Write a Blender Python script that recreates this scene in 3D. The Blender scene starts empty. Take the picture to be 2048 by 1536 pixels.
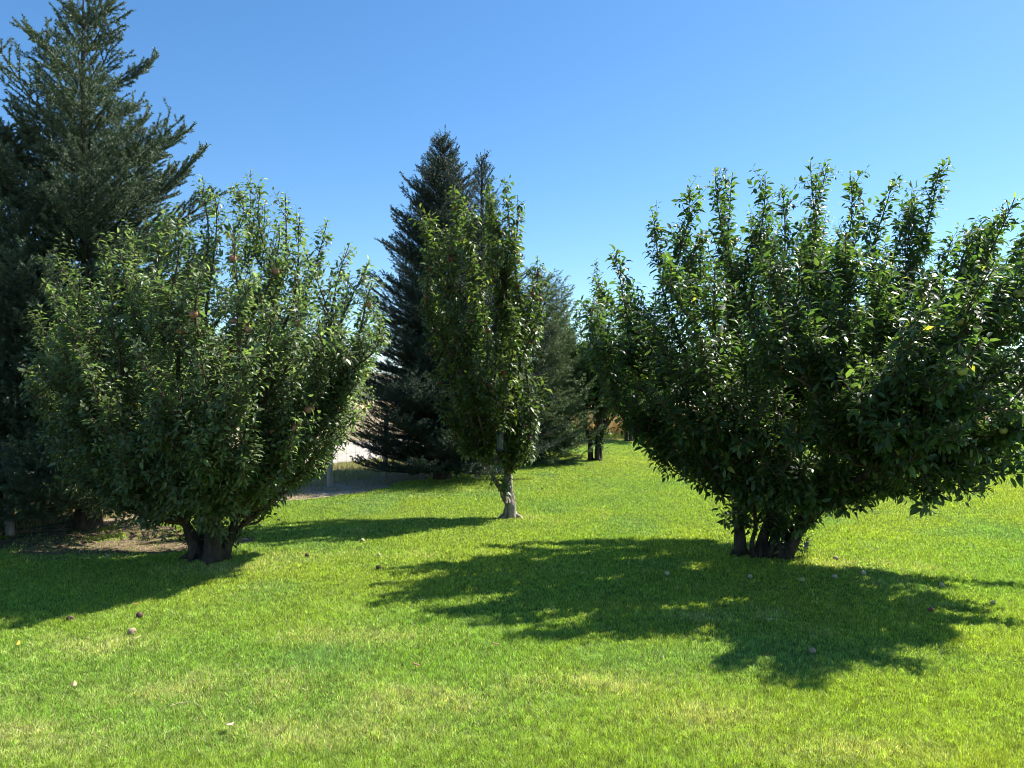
import bpy, math
import numpy as np
from mathutils import Vector

S = bpy.context.scene
COL = S.collection
R = math.radians

# ------------------------------------------------------------------ camera, sky, sun, exposure
F_PX, HORIZON, EYE = 1538.0, 800.0, 1.6
cam_d = bpy.data.cameras.new('camera'); cam = bpy.data.objects.new('camera', cam_d); COL.objects.link(cam)
cam_d.sensor_width = 36.0; cam_d.lens = 36.0 * F_PX / 2048.0
cam_d.shift_y = (HORIZON - 768.0) / 2048.0
cam_d.clip_start = 0.05; cam_d.clip_end = 20000.0
cam.location = (0, 0, EYE); cam.rotation_euler = (R(90), 0, 0)
S.camera = cam

SUN_EL = R(50.5)
SUN_AZ = R(29.0)                     # from +X towards +Y
SUN_ROT = math.pi / 2 - SUN_AZ
w = bpy.data.worlds.new('World'); S.world = w; w.use_nodes = True
nt = w.node_tree
sky = nt.nodes.new('ShaderNodeTexSky'); sky.sky_type = 'NISHITA'; sky.sun_disc = False
sky.sun_elevation = SUN_EL; sky.sun_rotation = SUN_ROT
sky.altitude = 600; sky.air_density = 1.0; sky.dust_density = 0.4; sky.ozone_density = 3.0
bg = nt.nodes['Background']; bg.inputs['Strength'].default_value = 0.085
hs = nt.nodes.new('ShaderNodeHueSaturation'); hs.inputs['Saturation'].default_value = 1.22; hs.inputs['Hue'].default_value = 0.498
nt.links.new(sky.outputs[0], hs.inputs['Color']); nt.links.new(hs.outputs[0], bg.inputs['Color'])
sl = bpy.data.lights.new('sun', 'SUN'); sl.energy = 5.0; sl.angle = R(0.53); sl.color = (1.0, 0.95, 0.86)
sun = bpy.data.objects.new('sun', sl); COL.objects.link(sun)
sd = Vector((math.cos(SUN_EL) * math.cos(SUN_AZ), math.cos(SUN_EL) * math.sin(SUN_AZ), math.sin(SUN_EL)))
sun.rotation_euler = sd.to_track_quat('Z', 'Y').to_euler(); sun.location = (20, 10, 30)
S.view_settings.view_transform = 'Standard'; S.view_settings.look = 'None'
S.view_settings.exposure = 1.25; S.view_settings.gamma = 1.0
S.cycles.pixel_filter_type = 'BLACKMAN_HARRIS'; S.cycles.filter_width = 0.95
S.cycles.max_bounces = 8; S.cycles.transparent_max_bounces = 8
S.cycles.diffuse_bounces = 4; S.cycles.glossy_bounces = 2; S.cycles.transmission_bounces = 4
S.cycles.sample_clamp_indirect = 6.0

rng = np.random.default_rng(11)

def P(px, py, d):                    # a point of the place at distance d in front of the standpoint
    return np.array([(px - 1024.0) / F_PX * d, d, EYE + (HORIZON - py) / F_PX * d])

def G(px, py):                       # the ground point seen there
    d = EYE * F_PX / (py - HORIZON)
    return np.array([(px - 1024.0) / F_PX * d, d, 0.0])

def nrm(a):
    return a / np.maximum(np.linalg.norm(a, axis=-1, keepdims=True), 1e-9)

# ------------------------------------------------------------------ mesh helpers
def mesh_obj(name, V, F, mat, parent=None, tint=None, smooth=False, mats=None, mat_idx=None):
    V = np.asarray(V, dtype=np.float32).reshape(-1, 3); F = np.asarray(F, dtype=np.int32)
    k = F.shape[1]
    me = bpy.data.meshes.new(name)
    me.vertices.add(len(V)); me.vertices.foreach_set('co', V.ravel())
    me.loops.add(F.size); me.loops.foreach_set('vertex_index', F.ravel())
    me.polygons.add(len(F)); me.polygons.foreach_set('loop_start', np.arange(0, F.size, k, dtype=np.int32))
    if smooth: me.polygons.foreach_set('use_smooth', np.ones(len(F), dtype=bool))
    for m in (mats or [mat]): me.materials.append(m)
    if mat_idx is not None: me.polygons.foreach_set('material_index', np.asarray(mat_idx, dtype=np.int32))
    if tint is not None:
        a = me.attributes.new('tint', 'FLOAT_COLOR', 'FACE')
        t = np.ones((len(F), 4), dtype=np.float32); t[:, :3] = tint
        a.data.foreach_set('color', t.ravel())
    me.update(calc_edges=True)
    o = bpy.data.objects.new(name, me); COL.objects.link(o)
    if parent is not None: o.parent = parent
    return o

def tubes(Pn, Rn, sides=6, lump=0.0):
    """Pn (N,K,3) polylines, Rn (N,K) radii -> verts, quads"""
    Pn = np.asarray(Pn, float); Rn = np.asarray(Rn, float)
    N, K, _ = Pn.shape
    T = np.gradient(Pn, axis=1); T = nrm(T)
    ref = np.where(np.abs(T[:, :1, 2:3]) > 0.9, np.array([1.0, 0, 0]), np.array([0, 0, 1.0])) * np.ones((N, K, 1))
    U = nrm(np.cross(T, ref)); W = np.cross(T, U)
    a = np.arange(sides) / sides * 2 * np.pi
    rr = Rn[:, :, None] * (1 + lump * rng.normal(size=(N, K, sides)))
    V = Pn[:, :, None] + rr[..., None] * (np.cos(a)[None, None, :, None] * U[:, :, None] + np.sin(a)[None, None, :, None] * W[:, :, None])
    idx = np.arange(N * K * sides).reshape(N, K, sides)
    A = idx[:, :-1]; B = idx[:, 1:]
    Q = np.stack([A, np.roll(A, -1, 2), np.roll(B, -1, 2), B], -1).reshape(-1, 4)
    return V.reshape(-1, 3), Q

class Acc:
    def __init__(s): s.V = []; s.F = []; s.n = 0
    def add(s, V, F):
        s.V.append(V); s.F.append(np.asarray(F) + s.n); s.n += len(V); return s
    def get(s): return np.concatenate(s.V), np.concatenate(s.F)

def props(o, label, cat=None, group=None, kind=None):
    if label: o['label'] = label
    if cat: o['category'] = cat
    if group: o['group'] = group
    if kind: o['kind'] = kind
    return o

def empty(name, loc, label, cat, group=None):
    o = bpy.data.objects.new(name, None); COL.objects.link(o)
    o.location = loc; o.empty_display_size = 0.2
    return props(o, label, cat, group)

def noise2(x, y, scale, seed):
    """smooth value noise, roughly -1..1"""
    r = np.random.default_rng(seed); n = 128
    g = r.uniform(-1, 1, (n, n))
    u = x / scale + 64.3; v = y / scale + 64.7
    i = np.floor(u).astype(int); j = np.floor(v).astype(int); fu = u - i; fv = v - j
    fu = fu * fu * (3 - 2 * fu); fv = fv * fv * (3 - 2 * fv)
    g00 = g[i % n, j % n]; g10 = g[(i + 1) % n, j % n]; g01 = g[i % n, (j + 1) % n]; g11 = g[(i + 1) % n, (j + 1) % n]
    return (g00 * (1 - fu) + g10 * fu) * (1 - fv) + (g01 * (1 - fu) + g11 * fu) * fv

def inpoly(x, y, poly):
    c = np.zeros(x.shape, bool); n = len(poly)
    for i in range(n):
        x1, y1 = poly[i]; x2, y2 = poly[(i + 1) % n]
        if y1 == y2: continue
        c ^= ((y1 > y) != (y2 > y)) & (x < (x2 - x1) * (y - y1) / (y2 - y1) + x1)
    return c

# ------------------------------------------------------------------ materials
def new_mat(name):
    m = bpy.data.materials.new(name); m.use_nodes = True
    return m, m.node_tree, m.node_tree.nodes['Principled BSDF']

def ramp_mat(name, c1, c2, scale=8, rough=0.8, bump=0.3, detail=6, stretch=(1, 1, 1), dist=0.02, lo=.35, hi=.65):
    m, t, b = new_mat(name)
    tc = t.nodes.new('ShaderNodeTexCoord'); mp = t.nodes.new('ShaderNodeMapping'); mp.inputs['Scale'].default_value = stretch
    n = t.nodes.new('ShaderNodeTexNoise'); n.inputs['Scale'].default_value = scale; n.inputs['Detail'].default_value = detail
    n.inputs['Roughness'].default_value = 0.65
    r = t.nodes.new('ShaderNodeValToRGB'); r.color_ramp.elements[0].position = lo; r.color_ramp.elements[1].position = hi
    r.color_ramp.elements[0].color = (*c1, 1); r.color_ramp.elements[1].color = (*c2, 1)
    t.links.new(tc.outputs['Object'], mp.inputs[0]); t.links.new(mp.outputs[0], n.inputs['Vector'])
    t.links.new(n.outputs['Fac'], r.inputs[0]); t.links.new(r.outputs[0], b.inputs['Base Color'])
    b.inputs['Roughness'].default_value = rough; b.inputs['Specular IOR Level'].default_value = 0.25
    if bump:
        bp = t.nodes.new('ShaderNodeBump'); bp.inputs['Strength'].default_value = bump; bp.inputs['Distance'].default_value = dist
        t.links.new(n.outputs['Fac'], bp.inputs['Height']); t.links.new(bp.outputs[0], b.inputs['Normal'])
    return m

def leaf_mat(name, transl=0.35, rough=0.42, spec=0.5, under=None, tcol=(1.0, 1.0, 0.45), tgain=1.6):
    m, t, b = new_mat(name)
    at = t.nodes.new('ShaderNodeAttribute'); at.attribute_name = 'tint'
    col = at.outputs['Color']
    if under:
        geo = t.nodes.new('ShaderNodeNewGeometry'); mx = t.nodes.new('ShaderNodeMix'); mx.data_type = 'RGBA'
        mx.inputs[7].default_value = (*under, 1)
        mu = t.nodes.new('ShaderNodeMath'); mu.operation = 'MULTIPLY'; mu.inputs[1].default_value = 0.7
        t.links.new(geo.outputs['Backfacing'], mu.inputs[0]); t.links.new(mu.outputs[0], mx.inputs[0])
        t.links.new(col, mx.inputs[6]); col = mx.outputs[2]
    t.links.new(col, b.inputs['Base Color'])
    b.inputs['Roughness'].default_value = rough; b.inputs['Specular IOR Level'].default_value = spec
    if transl > 0:
        tr = t.nodes.new('ShaderNodeBsdfTranslucent')
        mm = t.nodes.new('ShaderNodeMix'); mm.data_type = 'RGBA'; mm.blend_type = 'MULTIPLY'; mm.inputs[0].default_value = 1
        mm.inputs[7].default_value = (tcol[0] * tgain, tcol[1] * tgain, tcol[2] * tgain, 1)
        t.links.new(at.outputs['Color'], mm.inputs[6]); t.links.new(mm.outputs[2], tr.inputs['Color'])
        ms = t.nodes.new('ShaderNodeMixShader'); ms.inputs[0].default_value = transl
        t.links.new(b.outputs[0], ms.inputs[1]); t.links.new(tr.outputs[0], ms.inputs[2])
        t.links.new(ms.outputs[0], t.nodes['Material Output'].inputs['Surface'])
    return m

M = {}
M['leaf'] = leaf_mat('apple leaf', 0.46, 0.40, 0.5, under=(0.14, 0.19, 0.12), tcol=(.88, 1.0, .45), tgain=2.5)
M['needle'] = leaf_mat('conifer needle', 0.12, 0.5, 0.35)
M['blade'] = leaf_mat('grass blade', 0.42, 0.45, 0.35, tcol=(1.0, 1.0, 0.35), tgain=1.5)
M['dryblade'] = leaf_mat('dry grass blade', 0.3, 0.7, 0.2, tcol=(1, .95, .7), tgain=1.2)
M['bark'] = ramp_mat('dark bark', (0.018, 0.013, 0.009), (0.085, 0.065, 0.048), 14, 0.9, 1.0, stretch=(1, 1, .35), dist=0.03)
M['bark_pale'] = ramp_mat('pale flaking bark', (0.07, 0.055, 0.04), (0.42, 0.37, 0.30), 16, 0.9, 1.0, stretch=(1, 1, .3), dist=0.03)
M['bark_con'] = ramp_mat('conifer bark', (0.025, 0.02, 0.014), (0.10, 0.078, 0.056), 18, 0.9, 0.9, stretch=(1, 1, .5), dist=0.03)
M['twig'] = ramp_mat('twig bark', (0.05, 0.035, 0.025), (0.13, 0.09, 0.06), 20, 0.7, 0)
M['lawn'] = ramp_mat('lawn thatch', (0.02, 0.035, 0.008), (0.07, 0.095, 0.025), 60, 0.95, 0.8, stretch=(1, 1, 1), dist=0.02)
M['ground'] = ramp_mat('dry ground', (0.16, 0.125, 0.07), (0.33, 0.26, 0.15), 3, 0.95, 0.5, detail=12, dist=0.03)
M['dirt'] = ramp_mat('bare dirt', (0.06, 0.038, 0.025), (0.25, 0.17, 0.115), 9, 0.95, 1.0, detail=14, dist=0.05)
M['mulch'] = ramp_mat('grey gravelly soil', (0.19, 0.145, 0.095), (0.46, 0.38, 0.26), 28, 0.95, 1.0, detail=14, dist=0.04)
M['road'] = ramp_mat('pale concrete road', (0.30, 0.265, 0.22), (0.42, 0.38, 0.33), 2.5, 0.9, 0.15, detail=10)
M['field'] = ramp_mat('dry field', (0.36, 0.27, 0.13), (0.50, 0.40, 0.22), .6, 0.95, 0.3, detail=10)
M['hill'] = ramp_mat('far hills', (0.05, 0.075, 0.05), (0.20, 0.17, 0.10), .004, 0.95, 0, detail=8)
M['post'] = ramp_mat('weathered post', (0.20, 0.185, 0.16), (0.42, 0.39, 0.34), 12, 0.9, 0.5, stretch=(1, 1, .12))
M['wire'] = ramp_mat('galvanised wire', (0.25, 0.25, 0.25), (0.4, 0.4, 0.4), 5, 0.4, 0)
M['wood'] = ramp_mat('grey rail wood', (0.14, 0.12, 0.10), (0.30, 0.27, 0.23), 10, 0.9, 0.4, stretch=(.2, 1, 1))

def simple(name, c, rough=0.5, spec=0.5, metal=0.0, vary=0.25, scale=20):
    return ramp_mat(name, tuple(v * (1 - vary) for v in c), tuple(min(1, v * (1 + vary)) for v in c), scale, rough, 0)

# ------------------------------------------------------------------ setting: ground sheets
def sheet(name, poly, z, mat, n=0):
    V = np.array([[x, y, z] for x, y in poly]); me = bpy.data.meshes.new(name)
    me.from_pydata(V.tolist(), [], [list(range(len(V)))]); me.materials.append(mat)
    o = bpy.data.objects.new(name, me); COL.objects.link(o)
    if me.polygons[0].normal.z < 0: me.flip_normals()
    return props(o, None, kind='structure')

def wob(poly, step=0.25, amp=0.12, seed=3):
    out = []; n = len(poly)
    for i in range(n):
        a = np.array(poly[i], float); b = np.array(poly[(i + 1) % n], float); L = np.linalg.norm(b - a)
        k = max(1, int(L / step)) if L < 30 else 1
        for j in range(k):
            p = a + (b - a) * j / k
            nx = noise2(p[:1], p[1:], .45, seed)[0]; ny = noise2(p[:1], p[1:], .45, seed + 1)[0]
            out.append((p[0] + amp * nx * 2, p[1] + amp * ny * 2) if L < 30 else tuple(p))
    return out

E = 9000
sheet('ground', [(-E, -E), (E, -E), (E, E), (-E, E)], -0.004, M['ground'])
LAWN = [(-30, -12), (45, -12), (60, 31), (1.2, 31), (0.1, 24), (-1.0, 18.5), (-1.8, 15.5), (-2.6, 13.35), (-3.75, 12.0), (-4.2, 11.1), (-5.2, 9.6), (-7, 7.6), (-30, 4)]
LAWN_W = wob(LAWN)
sheet('lawn', LAWN_W, 0.0, M['lawn'])
DIRT = [(-5.7, 8.0), (-4.9, 7.75), (-3.9, 7.85), (-3.25, 8.15), (-2.95, 8.55), (-3.1, 9.0), (-3.8, 9.1), (-4.3, 9.6), (-5.0, 9.9), (-5.9, 9.2)]
DIRT_W = wob(DIRT, .15, .09, 9)
sheet('dirt_patch', DIRT_W, 0.004, M['dirt'])
FD = np.array([0.433, 0.902]); FN = np.array([-0.902, 0.433])     # along / across the fence, away from the lawn
F0 = np.array([-3.33, 14.06])
def fl(s, off): p = F0 + FD * s + FN * off; return (float(p[0]), float(p[1]))
MUL = [fl(-9, -1.4), fl(-4.4, -.75), (-3.7, 12.0), (-2.55, 13.4), (-1.8, 15.5), fl(3.0, -.3), fl(3.0, .55), fl(-3, .8), fl(-9, .4)]
sheet('gravel_strip', wob(MUL, .25, .08, 5), -0.0005 + 0.0, M['mulch'])
sheet('road', [fl(-30, 3.25), fl(120, 3.25), fl(120, 9.0), fl(-30, 9.0)], 0.001, M['road'])
sheet('field', [(1.3, 32.2), (90, 32.2), (400, 600), (-200, 600), (3, 60)], 0.0, M['field'])

# far hills: a ridge with real relief
def hills():
    nx, ny = 160, 10
    xs = np.linspace(-6500, 6500, nx); ys = np.linspace(3600, 6500, ny)
    X, Y = np.meshgrid(xs, ys)
    prof = np.sin(np.linspace(0, np.pi, ny))[:, None]
    hgt = 215 + 70 * noise2(X, Y, 1500, 5) + 35 * noise2(X, Y, 420, 6) + 15 * noise2(X, Y, 180, 7)
    Z = prof * hgt - 5
    V = np.stack([X, Y, Z], -1).reshape(-1, 3); idx = np.arange(nx * ny).reshape(ny, nx)
    Q = np.stack([idx[:-1, :-1], idx[:-1, 1:], idx[1:, 1:], idx[1:, :-1]], -1).reshape(-1, 4)
    props(mesh_obj('hills', V, Q, M['hill'], smooth=True), None, kind='structure')
hills()

# ------------------------------------------------------------------ grass
def blades(x, y, h, wd, lean, tint, name, mat, label, two=True, z0=0.0, upright=1.0):
    n = len(x); a = rng.uniform(0, 2 * np.pi, n)
    d = np.stack([np.cos(a), np.sin(a), np.zeros(n)], -1)
    la = rng.uniform(0, 2 * np.pi, n); l = np.stack([np.cos(la), np.sin(la), np.zeros(n)], -1)
    B = np.stack([x, y, np.full(n, z0)], -1); up = np.array([0, 0, 1.0])
    hw = (wd / 2)[:, None]; H = h[:, None]; ln = lean[:, None]
    if two:
        m = B + up * H * 0.55 + l * H * ln * 0.3
        t = B + up * H * upright + l * H * ln
        V = np.stack([B - d * hw, B + d * hw, m + d * hw * .8, m - d * hw * .8, t], 1)
        b = (np.arange(n) * 5)[:, None]
        F = np.concatenate([b + [[0, 1, 2]], b + [[0, 2, 3]], b + [[3, 2, 4]]], 0)
        T = np.concatenate([tint, tint, tint])
    else:
        t = B + up * H + l * H * ln
        V = np.stack([B - d * hw, B + d * hw, t], 1); b = (np.arange(n) * 3)[:, None]
        F = b + [[0, 1, 2]]; T = tint
    return V.reshape(-1, 3), F, T

def scatter(n, d0, d1, spread=0.80):
    """screen-even density: closer grass is denser"""
    u = rng.uniform(0, 1, n); d = d0 * (d1 / d0) ** u
    x = rng.uniform(-spread, spread, n) * d
    return x, d

STRAW = [(-1.55, 4.25, .75, .28), (-0.55, 4.05, .6, .25), (-0.9, 3.7, .8, .2), (0.4, 4.3, .5, .2), (-2.75, 7.35, .5, .3), (-2.35, 7.75, .45, .3), (-2.3, 3.6, .5, .25),
         (1.0, 3.9, .35, .2), (0.1, 10.4, .35, .2), (-1.0, 5.2, .5, .2), (1.5, 3.5, .4, .15), (3.35, 7.5, .45, .3), (-2.7, 5.0, .35, .25), (-3.2, 4.2, .6, .25), (1.45, 5.65, .3, .15)]
def lawn_tint(x, y):
    n1 = noise2(x, y, 1.3, 21); n2 = noise2(x, y, .45, 22); n3 = noise2(x, y, 3.2, 23); n4 = noise2(x, y, .16, 24)
    base = np.array([0.245, 0.395, 0.070]); yel = np.array([0.35, 0.44, 0.065]); blu = np.array([0.19, 0.35, 0.12]); straw = np.array([0.56, 0.54, 0.27])
    k = np.clip(.5 + .45 * n1 + .35 * n3 + .2 * n2, 0, 1)[:, None]
    c = base * (1 - k) + yel * k
    kb = np.clip(noise2(x, y, .9, 31) * 1.3 - .35, 0, 1)[:, None] * .8
    c = c * (1 - kb) + blu * kb
    ks = np.clip(noise2(x, y, .7, 41) * .9 + .5 * n4 - .62, 0, 1) * .8
    for sx, sy, a, b in STRAW:
        ks = np.maximum(ks, .62 * np.exp(-(((x - sx) / a) ** 2 + ((y - sy) / b) ** 2)) * (1 + .6 * n4 + .4 * n2))
    pick = (rng.uniform(size=len(x)) < np.clip(ks * .75 + .05, 0, .7))[:, None]
    c = np.where(pick, straw * (.8 + .4 * rng.uniform(size=(len(x), 1))), c)
    tuft = 1 + .30 * noise2(x, y, .031, 93)
    return c * (rng.uniform(.22, 1.72, (len(x), 1)) * tuft[:, None]), n2, n4

DL = DIRT_W
def grass():
    x, y = scatter(2900000, 2.6, 34.0)
    ok = inpoly(x, y, LAWN_W)
    dd = inpoly(x, y, DL) & (rng.uniform(size=len(x)) > .10 + .5 * (noise2(x, y, .35, 77) > .45))
    ok &= ~dd
    x = x[ok]; y = y[ok]
    tint, n2, n4 = lawn_tint(x, y)
    sc = (np.maximum(y, 3.3) / 3.3)
    h = rng.uniform(.012, .026, len(x)) * (1 + .22 * n2 + .25 * n4 + .28 * noise2(x, y, .045, 91)) * np.minimum(sc, 2.0) ** .25
    wd = rng.uniform(.0014, .0027, len(x)) * sc ** .95
    ln = np.abs(rng.normal(0, .85, len(x)))
    near = y < 9.5
    a = blades(x[near], y[near], h[near], wd[near], ln[near], tint[near], '', None, '')
    b = blades(x[~near], y[~near], h[~near], wd[~near], ln[~near] * .8, tint[~near], '', None, '', two=False)
    V = np.concatenate([a[0], b[0]]); F = np.concatenate([a[1], b[1] + len(a[0])]); T = np.concatenate([a[2], b[2]])
    o = mesh_obj('grass', V, F, M['blade'], tint=T)
    props(o, 'short mown green lawn grass with straw coloured patches', 'grass', kind='stuff')
grass()

def dry_grass():
    # verge beyond the fence, and the tall dry crop past the far end of the lawn
    n = 60000
    s = rng.uniform(-8, 22, n); off = rng.uniform(.3, 3.2, n) ** 1.0
    p = F0 + s[:, None] * FD + off[:, None] * FN
    g = (noise2(p[:, 0], p[:, 1], 1.1, 51) * .5 + .5 + .35 * (off > 1.2))[:, None]
    t = np.array([.42, .34, .17]) * (1 - g * .75) + np.array([.20, .26, .06]) * g * .75
    t = t * rng.uniform(.7, 1.3, (n, 1))
    a = blades(p[:, 0], p[:, 1], rng.uniform(.04, .11, n), rng.uniform(.006, .014, n), np.abs(rng.normal(0, .7, n)), t, '', None, '', two=False)
    # sparse dead grass on the gravelly strip by the posts
    n3 = 9000; s3 = rng.uniform(-6, 3, n3); o3 = rng.uniform(-1.2, .7, n3); p3 = F0 + s3[:, None] * FD + o3[:, None] * FN
    k3 = ~inpoly(p3[:, 0], p3[:, 1], LAWN_W) & (noise2(p3[:, 0], p3[:, 1], .3, 61) > -.25); p3 = p3[k3]
    t3 = np.array([.36, .29, .16]) * rng.uniform(.5, 1.4, (len(p3), 1))
    a3 = blades(p3[:, 0], p3[:, 1], rng.uniform(.02, .08, len(p3)), rng.uniform(.006, .014, len(p3)), np.abs(rng.normal(0, 1.2, len(p3))), t3, '', None, '', two=False)
    # left verge seen under the conifers
    n2 = 26000
    x2 = rng.uniform(-11, -4.3, n2); y2 = rng.uniform(9.0, 15.5, n2)
    q = (np.stack([x2, y2], -1) - F0) @ FN
    k = q > .2; x2 = x2[k]; y2 = y2[k]
    t2 = np.array([.46, .38, .19]) * rng.uniform(.7, 1.3, (len(x2), 1))
    b = blades(x2, y2, rng.uniform(.06, .18, len(x2)), rng.uniform(.006, .012, len(x2)), np.abs(rng.normal(0, .7, len(x2))), t2, '', None, '', two=False)
    V = np.concatenate([a[0], b[0], a3[0]]); F = np.concatenate([a[1], b[1] + len(a[0]), a3[1] + len(a[0]) + len(b[0])]); T = np.concatenate([a[2], b[2], a3[2]])
    props(mesh_obj('dry_grass', V, F, M['dryblade'], tint=T), 'dry yellow grass verge between the wire fence and the pale road', 'dry grass', kind='stuff')
    n = 70000
    x = rng.uniform(-1, 42, n); y = 32.3 + rng.uniform(0, 1, n) ** 1.5 * 16
    t = np.array([.50, .38, .19]) * rng.uniform(.7, 1.25, (n, 1))
    V, F, T = blades(x, y, rng.uniform(.75, 1.15, n), rng.uniform(.02, .05, n), np.abs(rng.normal(0, .18, n)), t, '', None, '', two=False)
    props(mesh_obj('tall_dry_grass', V, F, M['dryblade'], tint=T), 'tall tan crop stubble past the far end of the lawn', 'crop', kind='stuff')
    n = 16000
    x = rng.uniform(0.5, 42, n); y = rng.uniform(31.0, 32.2, n)
    t = np.array([.055, .085, .03]) * rng.uniform(.6, 1.6, (n, 1))
    V, F, T = blades(x, y, rng.uniform(.1, .34, n), rng.uniform(.015, .04, n), np.abs(rng.normal(0, .5, n)), t, '', None, '', two=False)
    props(mesh_obj('weeds', V, F, M['blade'], tint=T), 'dark green weed strip along the far lawn edge', 'weeds', kind='stuff')
dry_grass()

# ------------------------------------------------------------------ leaves
LT = np.array([[0, 0, 0], [.34, 0, -.035], [.70, 0, -.075], [1.0, 0, -.20],
               [.30, .22, .03], [.68, .19, -.02], [.30, -.22, .03], [.68, -.19, -.02], [-.28, 0, .0]])
LF = np.array([[0, 1, 4], [1, 2, 5], [1, 5, 4], [2, 3, 5], [0, 6, 1], [1, 7, 2], [1, 6, 7], [2, 7, 3]])
LT_S = np.array([[0, 0, 0], [.5, .22, .03], [1.0, 0, -.12], [.5, -.22, .03]])
LF_S = np.array([[0, 2, 1], [0, 3, 2]])

def leaves_mesh(pos, ldir, up, size, curl, fine=True, width=1.0):
    n = len(pos); l = nrm(ldir); nn = nrm(up - (up * l).sum(-1, keepdims=True) * l); s = np.cross(nn, l)
    T = LT[:8] if fine else LT_S; F = LF if fine else LF_S
    X = T[:, 0][None] * size[:, None]; Y = T[:, 1][None] * size[:, None] * width
    Z = T[:, 2][None] * size[:, None] * curl[:, None]
    V = pos[:, None] + X[..., None] * l[:, None] + Y[..., None] * s[:, None] + Z[..., None] * nn[:, None]
    Fi = (np.arange(n) * len(T))[:, None, None] + F[None]
    return V.reshape(-1, 3), Fi.reshape(-1, 3), len(F)

def resample(C, K):
    t = np.linspace(0, 1, len(C)); u = np.linspace(0, 1, K)
    return np.stack([np.interp(u, t, C[:, i]) for i in range(3)], -1)

def leafy(Cs, spacing, size, pal, start=0.0, tip_bright=.5, droop=.25, alpha=(45, 80), young=(.30, .34, .12), taper_tip=True):
    """leaves spiralling along curves Cs; returns arrays"""
    pos = []; ld = []; up = []; sz = []; tn = []
    for C in Cs:
        seg = np.linalg.norm(np.diff(C, axis=0), axis=1); L = seg.sum()
        n = int(L * (1 - start) / spacing * rng.uniform(.75, 1.25)) + 1
        u = start + (1 - start) * (np.arange(n) + rng.uniform(0, .6, n)) / n
        u = np.minimum(u, 1.0)
        cum = np.concatenate([[0], np.cumsum(seg)]) / max(L, 1e-6)
        p = np.stack([np.interp(u, cum, C[:, i]) for i in range(3)], -1)
        e = np.minimum(u + .04, 1.0); e0 = e - .08
        t = nrm(np.stack([np.interp(e, cum, C[:, i]) - np.interp(e0, cum, C[:, i]) for i in range(3)], -1))
        ph = rng.uniform(0, 6.28) + np.arange(n) * 2.4 + rng.normal(0, .3, n)
        ref = np.array([.31, .95, .05]); a = nrm(np.cross(t, ref)); b = np.cross(t, a)
        rad = np.cos(ph)[:, None] * a + np.sin(ph)[:, None] * b
        al = np.radians(rng.uniform(alpha[0], alpha[1], n)) * (1 - .45 * (u > .93))
        d = np.cos(al)[:, None] * t + np.sin(al)[:, None] * rad
        d[:, 2] -= droop * rng.uniform(.2, 1.5, n)
        nn = t * .7 + np.array([0, 0, .7]) + rng.normal(0, .35, (n, 3)) + rad * -.1
        s = size * rng.choice([.55, .85, 1.05, 1.3], n, p=[.2, .35, .3, .15]) * rng.uniform(.85, 1.15, n)
        if taper_tip: s = s * np.where(u > .85, .55 + .45 * (1 - u) / .15, 1)
        pos.append(p + rad * .006 + d * .015); ld.append(d); up.append(nn); sz.append(s)
        k = np.clip((u - .6) / .4, 0, 1) ** 2 * tip_bright * rng.uniform(.2, 1.2)
        c = pal[rng.integers(0, len(pal), n)] * rng.uniform(.6, 1.4, (n, 1)); c = np.where(rng.uniform(size=(n, 1)) < .004, np.array([.30, .26, .05]), c)
        tn.append(c * (1 - k[:, None]) + np.array(young) * k[:, None])
    return [np.concatenate(q) for q in (pos, ld, up, sz, tn)]

def bez(a, c, b, n=18):
    t = np.linspace(0, 1, n)[:, None]
    return a * (1 - t) ** 2 + 2 * c * t * (1 - t) + b * t ** 2

def wiggle(C, amp):
    n = len(C); k = np.linspace(0, 1, n)[:, None] * (1 - np.linspace(0, 1, n)[:, None]) * 4
    f = rng.uniform(1.5, 3.5, 3); p = rng.uniform(0, 6.28, 3)
    s = np.sin(np.linspace(0, 1, n)[:, None] * f * 3.14 + p)
    return C + amp * k * s

def shoot(o, d, L, upb, K=7, wig=.03):
    C = [o]; d = nrm(d)
    for i in range(K - 1):
        d = nrm(d + np.array([0, 0, upb]) + rng.normal(0, wig * 3, 3)); C.append(C[-1] + d * L / (K - 1))
    return np.array(C)

APPLE_MESH = {}
def apple_mesh(kind, mat, r=.033):
    if kind in APPLE_MESH: return APPLE_MESH[kind]
    prof = [(0.0, -.78), (.25, -.86), (.55, -.80), (.85, -.45), (1.0, .05), (.92, .5), (.6, .84), (.3, .84), (.06, .62)]
    n = 12; V = []; F = []
    for pr, pz in prof:
        for k in range(n):
            a = k / n * 6.2832; V.append((r * pr * math.cos(a), r * pr * math.sin(a), r * pz))
    for i in range(len(prof) - 1):
        for k in range(n): F.append((i * n + k, i * n + (k + 1) % n, (i + 1) * n + (k + 1) % n, (i + 1) * n + k))
    b = len(V)                                     # the stalk
    for z, q in ((.60, .05), (1.35, .035)):
        for k in range(4): V.append((r * q * math.cos(k * 1.57) + (z - .6) * r * .15, r * q * math.sin(k * 1.57), r * z))
    for k in range(4): F.append((b + k, b + (k + 1) % 4, b + 4 + (k + 1) % 4, b + 4 + k))
    me = bpy.data.meshes.new('apple'); me.from_pydata(V, [], F); me.materials.append(mat)
    me.polygons.foreach_set('use_smooth', [True] * len(F)); me.update()
    APPLE_MESH[kind] = me
    return me

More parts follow.
